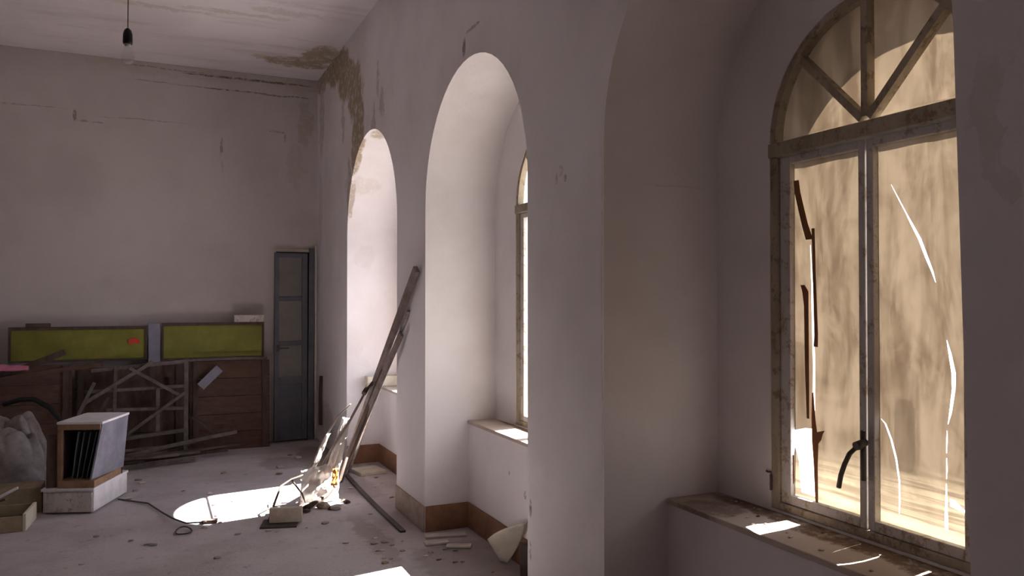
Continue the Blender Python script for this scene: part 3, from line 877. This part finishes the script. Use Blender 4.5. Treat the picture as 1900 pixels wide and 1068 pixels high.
def branch(pts, r, re, lab, mat=M_GREYWOOD):
    b_ = BM(); tube(b_, pts, r, 7, re); obj('branch', b_, mat, label=lab, cat='branch', group='bare branches at the foot of the leaning timbers')
branch([(1.06, 6.12, .01), (1.16, 6.15, .2), (1.27, 6.1, .42), (1.38, 6.02, .62), (1.48, 5.98, .82), (1.56, 5.95, .93)], .013, .008, 'long bare branch running up behind the planks')
branch([(1.0, 6.04, .01), (1.08, 6.14, .18), (1.2, 6.22, .42), (1.32, 6.2, .62), (1.40, 6.12, .72)], .012, .006, 'second branch, left of the long one')
branch([(.72, 5.62, .01), (.78, 5.75, .11), (.84, 5.9, .18), (.93, 6.0, .2), (1.02, 6.02, .22)], .009, .007, 'thin forked branch reaching left over the tan block', M_DARKWOOD)
branch([(.93, 6.02, .2), (1.0, 5.95, .1), (1.03, 5.9, .01)], .008, .006, 'short twig dropping to the floor behind the tan block', M_DARKWOOD)
branch([(1.0, 5.82, .02), (1.1, 5.9, .04), (1.2, 6.0, .06), (1.32, 6.12, .14), (1.38, 6.15, .3)], .022, .012, 'thick dark root-like branch lying at the foot of the planks', M_DARKWOOD)
branch([(1.46, 5.93, .82), (1.50, 5.98, .86), (1.57, 5.96, .93)], .02, .016, 'stubby dark branch end sticking out left of the planks', M_DARKWOOD)

def scr(u, v, c, a, b2, amp, seed):
    p = Vector(c) + Vector(a) * (u - .5) + Vector(b2) * (v - .5)
    n_ = Vector(a).cross(Vector(b2)).normalized()
    h_ = noise.noise(Vector((u * 5, v * 4, seed))) + .5 * noise.noise(Vector((u * 13, v * 9, seed + 3)))
    q = p + n_ * amp * h_ + Vector((0, 0, amp * .3 * noise.noise(Vector((u * 9, v * 9, seed + 9)))))
    q.z = max(q.z, .004)
    return q
GP = 'white sheets among the leaning timbers'
crumple('white_sheet', lambda u, v: scr(u, v, (1.15, 6.05, .13), (.3, .05, .04), (.03, .12, .26), .05, 1), 26, 20, M_PAPER, thick=.002, label='crumpled white sheet on the floor at the foot of the timbers', cat='sheet', group=GP)
crumple('white_sheet', lambda u, v: scr(u, v, (1.3, 6.12, .36), (.07 + .05 * (1 - v), .02, -.02), (.15, .04, .5), .03, 5), 16, 30, M_PAPER, thick=.002, label='tall narrow white strip standing up among the branches', cat='sheet', group=GP)
crumple('white_sheet', lambda u, v: scr(u, v, (1.17, 6.16, .34), (.035, .02, 0), (.14, .03, .3), .02, 8), 8, 24, M_PAPER, thick=.002, label='slim white strip left of the tall one', cat='sheet', group=GP)
crumple('orange_scrap', lambda u, v: scr(u, v, (1.245, 5.95, .2), (.05, .01, 0), (.02, .03, .12), .015, 2), 8, 10, M_ORANGE, thick=.002, label='small orange scrap at the foot of the leaning timbers', cat='scrap')
for k in range(14):
    a = random.uniform(0, 6.28); rr = random.uniform(.03, .2)
    c = (1.12 + rr * math.cos(a) * 1.1, 5.9 + rr * math.sin(a) * .8, .0)
    b_ = BM(); bmesh.ops.create_icosphere(b_, subdivisions=2, radius=1)
    sx = random.uniform(.015, .035)
    for v in b_.verts:
        n_ = 1 + .35 * noise.noise(v.co * 1.7 + Vector((k, 0, 0)))
        v.co = Vector((v.co.x * sx * 1.3 * n_, v.co.y * sx * n_, max(0, v.co.z * sx * .8 * n_ + sx * .5))) + Vector(c)
    obj('rubble_piece', b_, random.choice([M_PLASTER, M_DARKWOOD, M_OLIVE]), label='lump of rubble at the foot of the leaning timbers', cat='rubble', group='rubble under the leaning timbers')

CM = Matrix.Translation((.665, 5.49, 0)) @ Matrix.Rotation(R(-15), 4, 'Z')
b_ = BM(); box(b_, .03, .25, .08, .12, .012, .115, rot=CM)
obj('tan_block', b_, M_PALEWOOD, label='pale tan block lying in front of the leaning timbers', cat='block', bevel=.006)
b_ = BM(); box(b_, -.02, .22, 0, .2, .0, .010, rot=CM)  # flat dark plate laid down as the shadow of the tan block
obj('shadow_plate', b_, M_IRON, label='thin dark plate standing in for the shadow under the pale tan block', cat='plate')

# wires by the sun patch
b_ = BM()
tube(b_, [(-.25, 6.75, .006), (-.04, 6.5, .01), (.06, 6.15, .012), (.12, 5.9, .03), (.2, 5.78, .02), (.3, 5.76, .02), (.38, 5.8, .01)], .006, 6)
obj('bent_wire', b_, M_IRON, label='long bent dark wire at the left end of the sun patch', cat='wire')
b_ = BM()
tube(b_, [(.18 + .05 * math.cos(a) , 5.62 + .09 * math.sin(a), .008 + .01 * math.sin(a) ** 2) for a in [k * .5 for k in range(13)]], .005, 6)
obj('wire_loop', b_, M_IRON, label='small closed loop of wire just before the sun patch', cat='wire')
b_ = BM(); beam(b_, (.30, 5.80, .012), (.40, 5.78, .015), .045, .02)
obj('dark_chip', b_, M_DARKWOOD, label='dark chip at the end of the bent wire in the sun patch', cat='chip')

# strip of iron on the floor along the pier, slabs and tiles
b_ = BM(); beam(b_, (1.53, 6.84, .008), (1.50, 5.02, .008), .035, .014, (0, 0, 1), seg=6, bend=.012)
obj('floor_strip', b_, M_IRON, label='long dark metal strip lying on the floor along the pier', cat='metal strip')
b_ = BM(); box(b_, 1.62, 1.86, 6.75, 7.0, 0, .03, rot=Matrix.Translation((1.7, 6.85, 0)) @ Matrix.Rotation(R(8), 4, 'Z') @ Matrix.Translation((-1.7, -6.85, 0)))
obj('stone_slab', b_, M_CREAM, label='pale flat slab on the floor inside the far niche', cat='slab', bevel=.006)
b_ = BM(); box(b_, 1.80, 2.12, 7.18, 7.29, .722, .82)
obj('cream_block', b_, M_CREAM, label='cream block lying on the sill of the far niche', cat='block', bevel=.008)
TL = [((1.60, 4.86), (1.86, 4.80), 'long broken tile strip along the skirting of the second niche'),
      ((1.55, 4.72), (1.70, 4.70), 'short broken tile before the second niche'),
      ((1.66, 4.62), (1.80, 4.55), 'angled broken tile in the mouth of the second niche')]
for a, c, lab in TL:
    b_ = BM(); beam(b_, (*a, .007), (*c, .01), .07, .012)
    obj('tile_fragment', b_, M_PLASTER, label=lab, cat='tile', group='broken tiles by the second niche', bevel=.002)

# curled plaster sheet propped in the second niche
def curl(u, v):
    a = Vector((1.80, 4.29, .125)).lerp(Vector((1.915, 4.0, .285)), u)
    c = Vector((1.855, 4.225, .006)).lerp(Vector((1.875, 4.17, .006)), u)
    p = c.lerp(a, v)
    return p + Vector((.035, .02, 0)) * math.sin(math.pi * v) * u + Vector((-.03, 0, .01)) * math.sin(math.pi * u) * v
crumple('curled_sheet', curl, 16, 14, M_CREAM, thick=.004, label='curled cream sheet propped against the low wall in the second niche', cat='sheet')
b_ = BM(); box(b_, 1.86, 1.928, 3.80, 3.97, .0, .19)
obj('dark_box', b_, M_DARKWOOD, label='dark box behind the curled cream sheet', cat='box', bevel=.005)

# loose fragments on the floor
spots = [(1.2 + random.random() * .65, 3.9 + random.random() * 1.0) for _ in range(34)] + \
        [(random.uniform(-.4, 1.3), random.uniform(4.4, 7.6)) for _ in range(34)] + \
        [(1.66 + random.random() * .25, 5.8 + random.random() * 1.0) for _ in range(8)] + \
        [(random.uniform(1.2, 1.55), random.uniform(5.5, 8.5)) for _ in range(14)]
AREA = ['on the floor before the second niche', 'on the open floor', 'on the floor inside the far niche', 'on the floor along the far end of the window wall']
for k, (x, y) in enumerate(spots):
    ar = 0 if k < 34 else 1 if k < 68 else 2 if k < 76 else 3
    if XW - .03 < x and 4.95 < y < 5.66: continue
    b_ = BM(); bmesh.ops.create_icosphere(b_, subdivisions=1, radius=1)
    sx = random.uniform(.006, .02) * (1.4 if y > 7 else 1)
    for v in b_.verts:
        n_ = 1 + .5 * noise.noise(v.co * 1.3 + Vector((k * 3, 0, 0)))
        v.co = Vector((v.co.x * sx * 1.5 * n_ + x, v.co.y * sx * n_ + y, max(0, v.co.z * sx * .5 * n_ + sx * .3)))
    obj('plaster_chip', b_, random.choice([M_PLASTER, M_PLASTER, M_RUB, M_RUB, M_OLIVE]), label='small chip of fallen debris ' + AREA[ar], cat='debris chip', group='debris chips ' + AREA[ar])
GS = 'dirt crumbs on the near sill'
for k in range(22):
    x, y = random.uniform(1.96, 2.17), random.uniform(1.3, 2.65)
    b_ = BM(); bmesh.ops.create_icosphere(b_, subdivisions=1, radius=1)
    sx = random.uniform(.003, .009)
    for v in b_.verts:
        n_ = 1 + .5 * noise.noise(v.co * 1.3 + Vector((k * 3, 5, 0)))
        v.co = Vector((v.co.x * sx * 1.5 * n_ + x, v.co.y * sx * n_ + y, .722 + max(0, v.co.z * sx * .5 * n_ + sx * .3)))
    obj('dirt_crumb', b_, random.choice([M_PLASTER, M_OLIVE, M_DARKWOOD]), label='crumb of dirt on the nearest window sill', cat='dirt crumb', group=GS)
